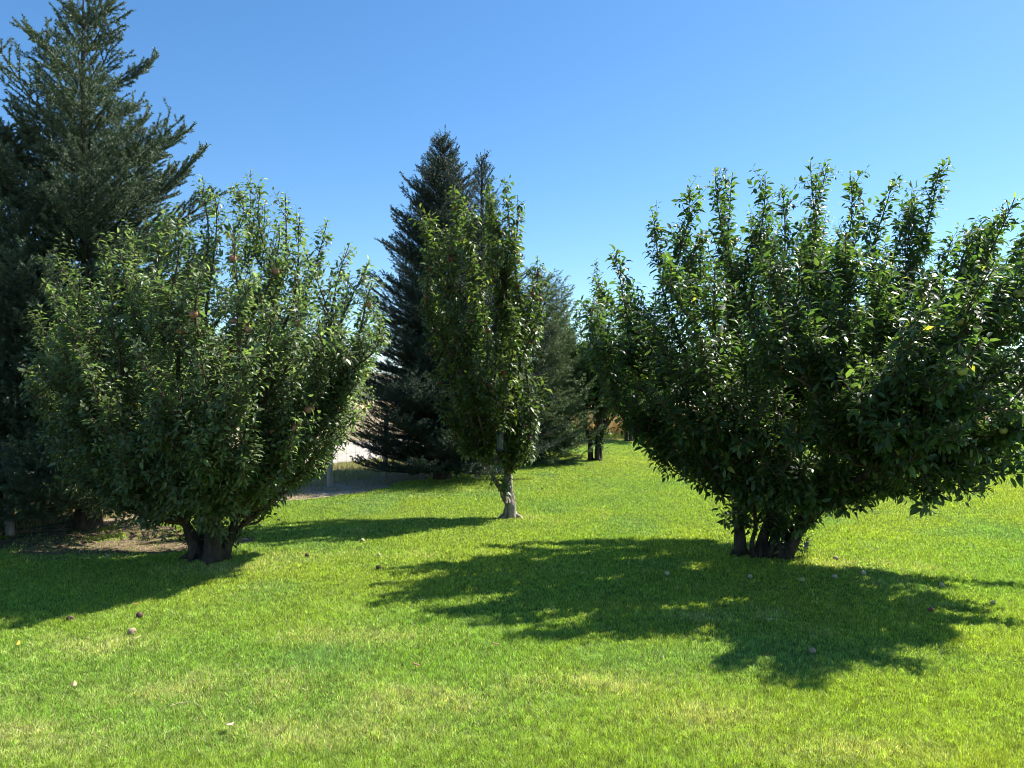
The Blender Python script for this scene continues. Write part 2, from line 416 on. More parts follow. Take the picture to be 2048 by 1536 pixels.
def apple_material(name, green, blush, amount):
    m, t, b = new_mat(name)
    tc = t.nodes.new('ShaderNodeTexCoord'); n = t.nodes.new('ShaderNodeTexNoise'); n.inputs['Scale'].default_value = 18
    oi = t.nodes.new('ShaderNodeObjectInfo'); ad = t.nodes.new('ShaderNodeMath'); ad.operation = 'ADD'
    mu = t.nodes.new('ShaderNodeMath'); mu.operation = 'MULTIPLY'; mu.inputs[1].default_value = .5
    r = t.nodes.new('ShaderNodeValToRGB'); r.color_ramp.elements[0].position = 1.0 - amount - .2; r.color_ramp.elements[1].position = min(1.0, 1.0 - amount + .2)
    r.color_ramp.elements[0].color = (*green, 1); r.color_ramp.elements[1].color = (*blush, 1)
    t.links.new(tc.outputs['Object'], n.inputs['Vector']); t.links.new(oi.outputs['Random'], mu.inputs[0])
    t.links.new(mu.outputs[0], ad.inputs[0]); t.links.new(n.outputs['Fac'], ad.inputs[1]); t.links.new(ad.outputs[0], r.inputs[0])
    t.links.new(r.outputs[0], b.inputs['Base Color']); b.inputs['Roughness'].default_value = .35
    b.inputs['Subsurface Weight'].default_value = 0.0
    return m
M['apple_green'] = apple_material('green apple skin', (.26, .34, .06), (.36, .34, .10), .3)
M['apple_pink'] = apple_material('blushed apple skin', (.30, .27, .11), (.38, .17, .10), .45)
M['apple_red'] = apple_material('red apple skin', (.20, .16, .06), (.24, .05, .04), .6)

SEED = 4
def fruit_tree(label, base, stems, targets, extra, pal, leaf=.075, spacing=.025, lat_step=.085, lat_len=(.28, .6), bark='bark', n_apples=0,
               apple='green', droop=.25, fine=True, young=(.30, .34, .12), tip_bright=.5, limb_r=.024, group=None, t0=.16, upb=.16, lift=.42, out=.62, width=1.0,
               spread=.75, name='apple_tree', apple_zone=None, trunk_lump=.05, sub=0, n_fill=0, stem_lat=14):
    """stems: list of (polyline pts, radii); targets: limb tips; extra: limb tips too, with fuller laterals"""
    global rng
    rng = np.random.default_rng(abs(int(base[0] * 100) * 31 + int(base[1] * 100)) + SEED)
    base = np.array(base, float)
    root = empty(name, base, label, 'fruit tree' if name == 'apple_tree' else 'tree', group)
    acc = Acc(); forks = []
    for pts, rad in stems:
        C = np.array(pts, float); n = 14
        t = np.linspace(0, 1, len(C)); u = np.linspace(0, 1, n)
        Cc = np.stack([np.interp(u, t, C[:, i]) for i in range(3)], -1)
        Cs = Cc.copy(); Cs[1:-1] = (Cc[:-2] + Cc[1:-1] * 2 + Cc[2:]) / 4
        rr = np.interp(u, np.linspace(0, 1, len(rad)), rad)
        V, F = tubes(Cs[None], rr[None], 12, trunk_lump); acc.add(V, F); forks.append((Cs[-1], rr[-1], Cs[-1] - Cs[-4]))
    if n_fill:
        TT = np.array(list(targets) + list(extra), float); add = []
        for _ in range(n_fill):
            i = rng.integers(len(TT)); dd = np.linalg.norm(TT - TT[i], axis=1); j = np.argsort(dd)[rng.integers(1, 5)]
            u = rng.uniform(.25, .75); q = TT[i] * (1 - u) + TT[j] * u; q = base + (q - base) * rng.uniform(.72, .99); add.append(q + rng.normal(0, .06, 3))
        extra = list(extra) + add
    for pts, rad in stems:                          # root flare
        o = np.array(pts[0], float)
        for k in range(5):
            a = rng.uniform(0, 6.283); l_ = rad[0] * rng.uniform(1.6, 3.0); d_ = np.array([math.cos(a), math.sin(a), 0])
            Cr = np.array([o + d_ * rad[0] * .2 + [0, 0, .16], o + d_ * rad[0] * .75 + [0, 0, .075], o + d_ * l_ * .7 + [0, 0, .02], o + d_ * l_ + [0, 0, -.03]])
            V, F = tubes(resample(Cr, 8)[None], np.linspace(rad[0] * .48, rad[0] * .16, 8)[None], 8, .06); acc.add(V, F)
    limbs = []
    L6 = []; R6 = []
    order = [(np.array(t_, float), .22) for t_ in list(targets) + list(extra)[:len(list(extra)) - n_fill]]; rng.shuffle(order)
    order += [(np.array(t_, float), .88) for t_ in (list(extra)[len(list(extra)) - n_fill:] if n_fill else [])]
    for T, pf in order:
        T = np.array(T, float)
        if len(limbs) >= 16 and rng.uniform() < pf:      # a side limb forking off an older one
            cand = np.concatenate([C_[2:9] for C_ in limbs[:60]]); tang = np.concatenate([np.diff(C_, axis=0)[2:9] for C_ in limbs[:60]])
            v = T - cand; dist = np.linalg.norm(v, axis=1); al = (nrm(v) * nrm(tang)).sum(-1)
            hz = np.linalg.norm(v[:, :2], axis=1) / dist; tz = min(.75, max(.25, (T[2] - base[2]) / 4)); cost = dist * (1.1 - al * .6) + (dist < .6) * 3 + hz * (1.6 * tz) + .25 * dist
            q = int(np.argmin(cost + rng.uniform(0, .12, len(cost)))); A = cand[q]; D = T - A
            ctl = A + nrm(tang[q]) * dist[q] * .22 + np.array([D[0] * .55, D[1] * .55, D[2] * .28])
            C = wiggle(bez(A, ctl, T), .04 + .02 * dist[q]); C[0] = A
            limbs.append(C); r0 = limb_r * (.35 + .2 * dist[q]) * rng.uniform(.8, 1.2)
            L6.append(C); R6.append(np.linspace(r0, .003, len(C))); continue
        # fork whose direction suits the tip best
        h = [np.linalg.norm((T - f[0])[:2]) - .8 * np.dot(nrm(T - f[0]), nrm(f[2])) for f in forks]
        f = forks[int(np.argmin(h))]; A = f[0] + rng.normal(0, .012, 3)
        D = T - A
        ctl = A + np.array([D[0] * out, D[1] * out, D[2] * lift])
        if D[2] < .35 * np.linalg.norm(D[:2]): ctl = A + np.array([D[0] * .5, D[1] * .5, max(D[2] * .9, .15)])
        C = wiggle(bez(A, ctl, T), .045 + .022 * np.linalg.norm(D)); C[0] = A
        limbs.append(C); L = np.linalg.norm(D)
        r0 = limb_r * (.6 + .25 * L) * rng.uniform(.8, 1.2)
        L6.append(C); R6.append(np.linspace(r0, .0035, len(C)))
    V, F = tubes(np.array(L6), np.array(R6), 6); bacc = Acc(); bacc.add(V, F)
    lat = []
    for C in limbs:
        L = np.linalg.norm(np.diff(C, axis=0), axis=1).sum(); n = int(L * (1 - t0) / lat_step)
        for k in range(n):
            u = t0 + (.97 - t0) * (k + rng.uniform()) / n; i = u * (len(C) - 1); j = min(int(i), len(C) - 2)
            o = C[j] + (C[j + 1] - C[j]) * (i - j); t = nrm(C[j + 1] - C[j])
            a = rng.uniform(0, 6.283); rad = np.array([math.cos(a), math.sin(a), 0])
            d = t * .55 + rad * spread + np.array([0, 0, .22])
            ll = (lat_len[1] * (1 - u) + lat_len[0] * u) * rng.choice([.4, .7, 1.0, 1.5], p=[.3, .35, .25, .1]) * rng.uniform(.8, 1.2)
            if u > .75: ll *= .6
            lat.append(shoot(o, d, ll, upb))
    for pts, rad in stems:
        C = resample(np.array(pts, float), 12)
        for _ in range(stem_lat):
            k = rng.integers(4, 12); a = rng.uniform(0, 6.283); lat.append(shoot(C[k], np.array([math.cos(a), math.sin(a), .45]), rng.uniform(.16, .42), upb * .7))
    lat6 = np.array(lat)
    rr = np.linspace(.0055, .0016, lat6.shape[1])[None] * np.ones((len(lat6), 1))
    V, F = tubes(lat6, rr, 4); bacc.add(V, F)
    if sub:
        sb = []
        for C in lat:
            for _ in range(sub):
                u = rng.uniform(.15, .8); i = u * (len(C) - 1); j = int(i); o = C[j] + (C[j + 1] - C[j]) * (i - j)
                sb.append(shoot(o, nrm(C[j + 1] - C[j]) * .5 + rng.normal(0, .6, 3), rng.uniform(.08, .24), upb * .6, K=4))
        sb = np.array(sb); V, F = tubes(sb, np.linspace(.0028, .0012, 4)[None] * np.ones((len(sb), 1)), 3); bacc.add(V, F)
    tips = [C[int(len(C) * .55):] for C in limbs]
    parts = [leafy(tips, spacing, leaf, pal, 0, tip_bright, droop, young=young), leafy(lat, spacing, leaf, pal, .05, tip_bright * .7, droop, young=young)]
    if sub: parts.append(leafy(list(sb), spacing * 1.1, leaf * .9, pal, .1, tip_bright * .3, droop, young=young))
    pos, ld, up, sz, tn = [np.concatenate([p[i] for p in parts]) for i in range(5)]
    k = pos[:, 2] > .12; pos, ld, up, sz, tn = pos[k], ld[k], up[k], sz[k], tn[k]
    curl = rng.uniform(.3, 2.4, len(pos))
    V, F, nf = leaves_mesh(pos - base, ld, up, sz, curl, fine, width)
    mesh_obj('crown', V, F, M['leaf'], root, tint=np.repeat(tn, nf, axis=0))
    V, F = acc.get(); mesh_obj('trunk', V - base, F, M[bark], root, smooth=True)
    V, F = bacc.get(); mesh_obj('branches', V - base, F, M['twig'], root, smooth=True)
    print(label[:30], 'leaves', len(pos), 'limbs', len(limbs), 'laterals', len(lat))
    # apples hang under the side shoots
    if n_apples:
        me = apple_mesh(apple, M['apple_' + apple]); cand = lat6[:, 2]
        if apple_zone is not None: cand = cand[apple_zone(cand)]
        # the outer shoots carry the visible fruit
        c0 = base[:2]; dist = np.linalg.norm(cand[:, :2] - c0, axis=1) - .9 * (cand[:, 1] - c0[1]) * .5
        idx = np.argsort(-dist)[:int(len(cand) * .8)]; idx = rng.permutation(idx)[:n_apples]
        for q in idx:
            a = bpy.data.objects.new('apple', me); COL.objects.link(a); a.parent = root
            p = cand[q] - base; s = rng.uniform(.8, 1.15)
            a.location = (p[0], p[1], p[2] - .045 * s); a.scale = (s, s, s * rng.uniform(.9, 1))
            a.rotation_euler = (rng.normal(0, .25), rng.normal(0, .25), rng.uniform(0, 6))
    return root

def jit(T, s): return [np.array(t) + rng.normal(0, s, 3) * np.array([1, 1, .5]) for t in T]
PAL_A = np.array([[.038, .072, .018], [.050, .088, .020], [.030, .062, .018], [.064, .100, .024]])
PAL_L = np.array([[.074, .108, .046], [.094, .130, .056], [.056, .090, .040], [.122, .150, .076]])
PAL_2 = np.array([[.048, .080, .018], [.064, .096, .020], [.038, .068, .018], [.085, .098, .028]])

# --- the broad tree on the right, a clump of stems with one limb sweeping out to the right
bR = G(1535, 1108)
dR = bR[1]
stR = [([P(1481, 1106, 7.95), P(1479, 1060, 7.95), P(1474, 1010, 7.95), P(1470, 960, 7.9)], [.072, .054, .052, .04]),
       ([P(1520, 1110, 7.85), P(1525, 1078, 7.85), P(1542, 1035, 7.8), P(1555, 980, 7.7)], [.075, .055, .05, .038]),
       ([P(1556, 1112, 7.8), P(1580, 1075, 7.8), P(1602, 1035, 7.8), P(1640, 975, 7.7)], [.078, .058, .05, .038]),
       ([P(1540, 1110, 7.95), P(1555, 1060, 8.1), P(1560, 1010, 8.3), P(1560, 950, 8.5)], [.06, .05, .045, .04]),
       ([P(1570, 1108, 7.75), P(1605, 1045, 7.5), P(1670, 985, 7.0), P(1750, 940, 6.6)], [.06, .045, .038, .032])]
stR += [([P(1535, 1112, 7.75), P(1548, 1085, 7.75), P(1555, 1050, 7.7), P(1562, 1000, 7.6)], [.03, .026, .024, .02]),
        ([P(1505, 1110, 7.8), P(1503, 1085, 7.75), P(1512, 1055, 7.6), P(1508, 1010, 7.4)], [.028, .022, .02, .018]),
        ([P(1575, 1112, 7.7), P(1584, 1085, 7.6), P(1618, 1050, 7.5), P(1650, 1015, 7.3)], [.03, .025, .022, .02])]
for s_ in stR: s_[0][0][2] = -.03
tgR = [P(1225, 505, 7.8), P(1305, 425, 7.6), P(1380, 375, 8.0), P(1430, 335, 7.7), P(1465, 345, 8.4), P(1530, 350, 7.4), P(1565, 372, 8.2),
       P(1620, 320, 7.8), P(1655, 330, 8.3), P(1700, 348, 7.5), P(1785, 362, 7.7), P(1828, 395, 8.2), P(1880, 333, 7.7), P(1905, 470, 7.4),
       P(1165, 610, 8.1), P(1185, 690, 7.6), P(1225, 780, 7.9), P(1275, 850, 7.4), P(1250, 560, 8.6), P(1345, 890, 7.2),
       P(1345, 470, 8.8), P(1500, 430, 9.2), P(1600, 440, 9.3), P(1720, 430, 9.0), P(1830, 500, 8.9),
       P(1340, 520, 6.9), P(1430, 520, 6.5), P(1520, 500, 6.3), P(1600, 520, 6.3), P(1690, 470, 6.5), P(1770, 520, 6.7),
       P(1300, 650, 6.7), P(1400, 660, 6.3), P(1500, 650, 6.1), P(1620, 640, 6.0), P(1720, 640, 6.1), P(1300, 770, 6.6),
       P(1410, 800, 6.4), P(1530, 800, 6.3), P(1640, 810, 6.2), P(1240, 700, 9.3), P(1330, 640, 9.6), P(1450, 600, 9.8), P(1600, 600, 9.8), P(1750, 640, 9.5)]
limbR = [P(1960, 450, 6.6), P(2030, 395, 6.5), P(2100, 400, 6.2), P(1890, 560, 6.3), P(1950, 600, 5.9), P(2040, 560, 5.8), P(2120, 540, 6.0),
         P(1860, 700, 6.0), P(1940, 740, 5.6), P(2040, 720, 5.6), P(2130, 700, 5.8), P(1800, 780, 6.2), P(1900, 840, 5.8), P(2020, 850, 5.7),
         P(1990, 900, 5.8), P(1400, 950, 7.1), P(1370, 920, 7.7), P(1450, 930, 6.8), P(1530, 950, 6.7), P(1620, 940, 6.6), P(1700, 950, 6.8), P(1660, 900, 6.2), P(1570, 880, 6.3), P(1550, 1000, 7.0), P(1640, 1000, 7.1), P(1450, 975, 7.4), P(1410, 960, 7.9), P(1530, 980, 6.8), P(1600, 970, 6.6), P(1660, 970, 6.7), P(1580, 1000, 8.6), P(1480, 960, 8.7), P(1680, 980, 8.4), P(1490, 880, 6.5), P(1290, 900, 7.8), P(1740, 880, 6.5), P(2080, 860, 5.6), P(2160, 800, 6.4), P(2190, 600, 6.5), P(1960, 960, 6.1), P(1880, 900, 6.2), P(2060, 930, 6.5), P(2150, 920, 7.0),
         P(2000, 640, 7.0), P(2100, 700, 7.4), P(1930, 700, 7.4),
         P(1850, 1000, 6.3), P(1780, 985, 6.8), P(1950, 990, 5.9), P(1740, 960, 7.2), P(1900, 970, 6.8), P(2050, 950, 6.0), P(1820, 930, 5.7), P(1920, 880, 5.2), P(2060, 820, 5.1),
         P(1850, 560, 5.6), P(1990, 520, 5.3), P(2080, 470, 5.6), P(1820, 640, 5.4), P(1960, 680, 5.0), P(1780, 860, 5.5), P(2200, 860, 6.0), P(1720, 780, 5.7),
         P(1180, 610, 7.0), P(1270, 860, 7.6), P(1190, 560, 8.4), P(2010, 420, 6.9), P(1960, 470, 7.2), P(2080, 430, 7.2), P(2150, 480, 6.8)]
fruit_tree('broad multi-stemmed apple tree with green apples, its long limb sweeping out to the right', (bR[0], dR, 0), stR, tgR, limbR, PAL_A, limb_r=.018,
           leaf=.076, spacing=.0175, lat_step=.056, lat_len=(.20, .62), n_apples=70, n_fill=46, stem_lat=8, apple='green',
           apple_zone=lambda c: (c[:, 2] < 2.6) & (c[:, 1] < 8.0) & (c[:, 2] > .7), sub=1, group='apple trees on the lawn')

# --- the wide bush-like tree on the left
bL = G(418, 1122)
stL = [([P(395, 1122, 7.7), P(396, 1098, 7.7), P(385, 1075, 7.7), P(370, 1045, 7.65)], [.10, .085, .06, .04]),
       ([P(425, 1124, 7.6), P(425, 1098, 7.6), P(425, 1070, 7.55), P(430, 1035, 7.5)], [.12, .09, .065, .045]),
       ([P(448, 1118, 7.7), P(456, 1092, 7.7), P(460, 1070, 7.75), P(475, 1035, 7.8)], [.055, .045, .04, .035]),
       ([P(412, 1120, 7.8), P(410, 1090, 7.9), P(410, 1065, 8.0), P(405, 1030, 8.1)], [.10, .08, .06, .045]),
       ([P(440, 1120, 7.8), P(452, 1095, 7.8), P(462, 1075, 7.8), P(485, 1050, 7.9)], [.05, .035, .03, .025])]
for s_ in stL: s_[0][0][2] = -.03
tgL = [P(105, 500, 7.8), P(195, 480, 7.5), P(265, 455, 7.9), P(330, 425, 7.5), P(405, 352, 7.8), P(430, 390, 7.4), P(465, 378, 8.1), P(520, 372, 7.7),
       P(570, 388, 8.0), P(600, 430, 7.6), P(655, 440, 8.2), P(700, 485, 7.8), P(740, 520, 7.9), P(755, 600, 7.7), P(765, 660, 8.0), P(735, 720, 7.6),
       P(720, 780, 7.9), P(715, 840, 7.7), P(680, 865, 8.0), P(60, 620, 7.8), P(70, 700, 7.5), P(65, 790, 7.7), P(85, 870, 7.4), P(130, 950, 7.4),
       P(180, 560, 6.8), P(290, 560, 6.5), P(400, 540, 6.4), P(500, 560, 6.4), P(600, 580, 6.7), P(160, 700, 6.5), P(280, 700, 6.2), P(400, 700, 6.1),
       P(520, 700, 6.2), P(620, 700, 6.6), P(180, 840, 6.5), P(300, 850, 6.3), P(400, 870, 6.2), P(500, 850, 6.3), P(600, 850, 6.7),
       P(250, 500, 8.9), P(380, 480, 9.1), P(500, 480, 9.1), P(620, 520, 8.8), P(150, 640, 9.0), P(680, 660, 9.0), P(660, 800, 9.0), P(190, 760, 9.1),
       P(230, 960, 6.9), P(330, 990, 6.8), P(480, 960, 6.8), P(580, 930, 7.2), P(400, 1030, 7.1), P(470, 1010, 7.4), P(300, 1000, 7.1), P(200, 990, 7.4), P(410, 990, 6.8), P(350, 940, 6.6), P(540, 990, 7.6), P(430, 930, 6.6), P(240, 900, 6.5), P(150, 900, 6.9),
       P(745, 560, 7.4), P(760, 630, 7.4), P(745, 690, 8.4), P(715, 760, 7.3), P(735, 810, 8.3), P(690, 860, 7.4), P(560, 1000, 8.0),
       P(90, 560, 7.4), P(60, 660, 8.2), P(55, 740, 7.9), P(75, 820, 8.1), P(95, 900, 7.8), P(130, 980, 7.7), P(180, 1030, 7.8), P(250, 1050, 7.6), P(640, 640, 7.2), P(680, 700, 7.0), P(650, 780, 7.0), P(620, 860, 7.1), P(560, 900, 6.9),
       P(120, 620, 7.0), P(110, 740, 6.9), P(120, 830, 7.0), P(700, 540, 8.6), P(560, 460, 7.2), P(480, 440, 7.0), P(360, 440, 7.1), P(240, 500, 7.1), P(610, 500, 7.4)]
fruit_tree('wide vase-shaped apple tree in full leaf with pinkish apples, left beside the tall conifers', (bL[0], bL[1], 0), stL, tgL, [], PAL_L,
           leaf=.062, spacing=.0160, lat_step=.055, lat_len=(.18, .56), n_apples=34, n_fill=52, stem_lat=5, apple='pink', young=(.29, .36, .20), tip_bright=.75,
           apple_zone=lambda c: (c[:, 2] > 1.3) & (c[:, 2] < 3.3) & (c[:, 0] > -3.2), sub=1, group='apple trees on the lawn')

# --- the slim upright tree in the middle
b2 = G(1018, 1036)
st2 = [([P(1020, 1038, b2[1]), P(1021, 1012, b2[1]), P(1015, 985, b2[1]), P(1016, 950, b2[1])], [.092, .078, .082, .06]),
       ([P(1012, 1000, b2[1] - .02), P(1004, 980, b2[1] - .05), P(990, 962, b2[1] - .1), P(975, 930, b2[1] - .15)], [.05, .04, .03, .022])]
st2[0][0][0][2] = -.03
D2 = b2[1]
tg2 = [P(840, 413, D2 - .3), P(860, 425, D2 + .2), P(905, 367, D2), P(925, 413, D2 + .4), P(950, 413, D2 - .4), P(985, 390, D2 + .3), P(1008, 354, D2), P(1035, 390, D2 + .2),
       P(1075, 511, D2), P(1065, 551, D2 - .3), P(1080, 650, D2 + .2), P(1085, 760, D2), P(1070, 850, D2 - .2), P(860, 551, D2 + .4), P(850, 650, D2),
       P(870, 740, D2 - .4), P(900, 820, D2 - .3), P(930, 880, D2 - .2), P(900, 597, D2 - .7), P(960, 551, D2 - .8), P(1020, 597, D2 - .7), P(950, 700, D2 - .7),
       P(1010, 760, D2 - .6), P(940, 551, D2 + .8), P(1010, 551, D2 + .8), P(1040, 880, D2 + .3), P(1030, 459, D2 - .3), P(890, 448, D2 - .2)]
fruit_tree('slim upright apple tree with a pale gnarled single trunk and red apples', (b2[0], b2[1], 0), st2, tg2, [], PAL_2,
           leaf=.085, spacing=.020, lat_step=.065, lat_len=(.09, .27), n_apples=42, n_fill=6, apple='red', bark='bark_pale', droop=.6, lift=.5, out=.85, t0=.05,
           limb_r=.016, spread=.7, sub=1, group='apple trees on the lawn', trunk_lump=.07, stem_lat=2,
           apple_zone=lambda c: (c[:, 2] > 1.0))

# --- two more beyond, small in the distance
def column_tree(label, base, top, half, leaf=.11, n=22, low=.7, name='apple_tree'):
    base = np.array(base, float); T = []
    for _ in range(n):
        a = rng.uniform(0, 6.283); r = half * math.sqrt(rng.uniform(.05, 1)); T.append(base + np.array([r * math.cos(a), r * math.sin(a), top * rng.uniform(.45, .95) * (1 - .25 * (r / half) ** 2)]))
    T.append(base + np.array([0, 0, top]))
    st = [([base + np.array([dx, dy, -.03]), base + np.array([dx * 1.1, dy, .5]), base + np.array([dx * 1.8, dy * 2, low + .3])], [.075, .06, .045]) for dx, dy in ((-.14, 0), (.1, .05), (.02, -.1))]
    return fruit_tree(label, base, st, T, [], PAL_A, leaf=leaf, spacing=.042, lat_step=.09, lat_len=(.3, .6), fine=False, limb_r=.02, name=name, group='apple trees on the lawn', sub=1)
column_tree('tall narrow apple tree with three dark stems, far back on the lawn', G(1192, 921), 5.35, 1.15, n=60, low=.5)
column_tree('distant upright leafy tree peeping above the olive conifer', (1.75, 26.0, 0), 5.45, 1.5, leaf=.13, n=50, name='leafy_tree')

column_tree('leafy tree at the far lawn end, between the narrow and the broad apple tree', (4.6, 30.0, 0), 4.9, 2.1, leaf=.14, n=60, name='leafy_tree')

# ------------------------------------------------------------------ conifers
def conifer(label, base, H, prof, seed, pal, whorl=.30, per=6, up_top=55, up_low=2, droop=.0, tipup=.35, needle=.024, nw=.0030, dens=150, name='spruce_tree',
            trunk_r=.11, bare=0.15, side=1.0, lens=(.65, 1.25), hang=.0, gap=.10, twig_gap=.055, group=None, lopsided=None, tl=1.0):
    r = np.random.default_rng(seed); base = np.array(base, float)
    root = empty(name, base, label, 'conifer', group)
    z = bare; prim = []; zs = []
    while z < H - .12:
        f = z / H
        n = per if f < .70 else max(4, per - 3)
        a0 = r.uniform(0, 6.28)
        for k in range(n):
            az = a0 + k * 6.283 / n + r.normal(0, .25); L = np.interp(f, *zip(*prof)) * r.uniform(*lens)
            if lopsided: L *= lopsided(az, f)
            e = math.radians(up_low + (up_top - up_low) * f ** 1.6 + r.normal(0, 6)); hd = np.array([math.cos(az), math.sin(az), 0])
            zz = z + r.uniform(-.3, .3) * whorl
            t = np.linspace(0, 1, 9)[:, None]
            C = np.array([0, 0, zz]) + hd * t * L * math.cos(e) + np.array([0, 0, 1.0]) * (t * L * math.sin(e) - droop * L * np.sin(t * np.pi) + tipup * L * t ** 2.2 * (1 - .5 * f))
            C = C + np.array([-hd[1], hd[0], 0]) * (r.normal(0, .05) * L * t ** 2)
            prim.append(C); zs.append(f)
        z += whorl * (1.0 if f < .7 else 1.15 if H < 6.7 and whorl > .3 else .8) * r.uniform(.75, 1.2)
    lead = np.array([[0, 0, H * t] for t in np.linspace(.9, 1, 9)]); prim.append(lead)
    prim = np.array(prim)
    sec = []; sper = 4; ter = []
    for C in prim:
        L = np.linalg.norm(np.diff(C, axis=0), axis=1).sum(); m = int(L * (1 - .08) / gap)
        for k in range(m):
            for sgn in (-1, 1):
                u = .10 + .88 * (k + r.uniform(0, .8)) / max(m, 1); u = min(u, .985); i = u * 8; j = int(i); o = C[j] + (C[j + 1] - C[j]) * (i - j)
                t = nrm(C[j + 1] - C[j]); s = nrm(np.cross(t, [0, 0, 1.0]) + 1e-6) * sgn
                ll = side * (.48 * (1 - u) * L + .13) * r.uniform(.55, 1.1); ll = min(ll, .60)
                d = t * .75 + s * .75 + np.array([0, 0, r.uniform(-.15, .35) - hang]); d = nrm(d)
                q = np.linspace(0, 1, 5)[:, None]
                S_ = o + d * q * ll + np.array([0, 0, 1.0]) * (-hang * ll * q ** 2 + .12 * ll * q ** 2) + t * .15 * ll * q ** 2
                sec.append(S_)
                mt = int(ll / twig_gap)
                for kk in range(mt):
                    uu = .12 + .8 * (kk + r.uniform()) / mt; ii = uu * 4; jj = int(ii); oo = S_[jj] + (S_[jj + 1] - S_[jj]) * (ii - jj)
                    td = nrm(d * .8 + s * sgn * r.choice([-.6, .6]) + r.normal(0, .3, 3) + np.array([0, 0, .1 - hang * 1.2])); tw = tl * r.uniform(.05, .13) * (1.2 - .5 * uu)
                    ter.append(np.array([oo, oo + td * tw * .5, oo + td * tw + np.array([0, 0, .01])]))
    sec = np.array(sec); ter = np.array(ter)
    # trunk
    n = 16; t = np.linspace(0, 1, n); C = np.stack([.03 * np.sin(t * 5), .03 * np.cos(t * 4) - .03, t * (H - .02) - .03], -1)
    V, F = tubes(C[None], (trunk_r * (1 - t) ** .85 + .008 + .05 * np.exp(-t * 30))[None], 10, .05)
    mesh_obj('trunk', V, F, M['bark_con'], root, smooth=True)
    bacc = Acc()
    Lp = np.linalg.norm(prim[:, -1] - prim[:, 0], axis=1)[:, None]
    V, F = tubes(prim, np.linspace(1, .12, 9)[None] * (.006 + .0075 * Lp), 5); bacc.add(V, F)
    V, F = tubes(sec, np.linspace(.0045, .0018, 5)[None] * np.ones((len(sec), 1)), 3); bacc.add(V, F)
    V, F = bacc.get(); mesh_obj('branches', V, F, M['bark_con'], root, smooth=True)
    # needles
    A = []; D = []
    for arr, f0 in ((prim, .35), (sec, 0.0), (ter, 0.0)):
        segA = arr[:, :-1]; segB = arr[:, 1:]
        if f0: k = int(f0 * segA.shape[1]); segA = segA[:, k:]; segB = segB[:, k:]
        a = segA.reshape(-1, 3); b = segB.reshape(-1, 3); L = np.linalg.norm(b - a, axis=1); cnt = r.poisson(L * dens)
        idx = np.repeat(np.arange(len(a)), cnt); u = r.uniform(size=(len(idx), 1))
        A.append(a[idx] * (1 - u) + b[idx] * u); D.append(nrm(b - a)[idx])
    A = np.concatenate(A); D = np.concatenate(D); n = len(A)
    rad = r.normal(size=(n, 3)); rad = nrm(rad - (rad * D).sum(-1, keepdims=True) * D)
    nd = nrm(D * .55 + rad * 1.0); wv = nrm(np.cross(nd, r.normal(size=(n, 3))))
    ln = needle * r.uniform(.7, 1.2, (n, 1))
    V = np.stack([A - wv * nw / 2, A + wv * nw / 2, A + nd * ln], 1)
    F = (np.arange(n) * 3)[:, None] + [[0, 1, 2]]
    pick = r.integers(0, len(pal), n); tn = pal[pick] * r.uniform(.7, 1.3, (n, 1))
    gn = noise2(A[:, 0] * 1.0 + A[:, 1], A[:, 2], .25, seed)[:, None]; tn = tn * (1 + .25 * gn)
    mesh_obj('crown', V.reshape(-1, 3), F, M['needle'], root, tint=tn)
    print(label[:30], 'needles', n)
    return root

BLUE = np.array([[.092, .145, .088], [.075, .122, .072], [.130, .178, .115], [.072, .100, .046]])
DARK = np.array([[.032, .060, .036], [.048, .080, .050], [.026, .050, .032]])
OLIVE = np.array([[.125, .185, .070], [.100, .160, .064], [.150, .200, .085]])

cT = G(176, 1058)
conifer('tall open-branched spruce rising out of the top left of the view', cT, 6.62, [(0, 1.7), (.2, 1.75), (.6, 1.5), (.7, 1.35), (.78, 1.02), (.87, .62), (.95, .38), (1, .18)], 3, BLUE,
        whorl=.31, per=8, up_top=52, up_low=-4, droop=.07, tipup=.24, needle=.030, nw=.0085, dens=500, twig_gap=.085, tl=1.5, trunk_r=.12, bare=.55, gap=.13, side=1.35, lens=(.6, 1.15), group='conifers along the lawn edge')
conifer('shorter dense blue spruce at the far left edge beside the fence post', P(5, 1050, 9.2) * [1, 1, 0], 4.75, [(0, 1.45), (.3, 1.4), (.6, 1.1), (.85, .6), (1, .2)], 5, BLUE,
        whorl=.22, per=8, up_top=50, tipup=.3, needle=.029, nw=.0085, dens=450, trunk_r=.1, bare=.12, gap=.14, twig_gap=.085, tl=1.4, side=1.2, up_low=-8, group='conifers along the lawn edge')
conifer('big dark spruce behind the slim apple tree, skirts down to the grass', G(885, 958), 6.95, [(0, 2.0), (.15, 2.05), (.45, 1.6), (.65, 1.22), (.8, .82), (.93, .32), (1, .05)], 7, DARK,
        whorl=.18, per=10, up_top=50, up_low=1, tipup=.2, needle=.036, nw=.0095, dens=190, trunk_r=.15, bare=.22, gap=.115, lens=(.6, 1.2), twig_gap=.075, group='conifers along the lawn edge')
conifer('dark spruce with a narrow knobbly top, right behind the big dark spruce', P(966, 930, 18.2) * [1, 1, 0], 7.35, [(0, 1.9), (.4, 1.4), (.7, .7), (.85, .48), (1, .18)], 9, DARK,
        whorl=.22, per=8, up_top=62, up_low=4, tipup=.25, needle=.040, nw=.012, dens=110, trunk_r=.13, bare=.2, gap=.16, twig_gap=.10, group='conifers along the lawn edge')
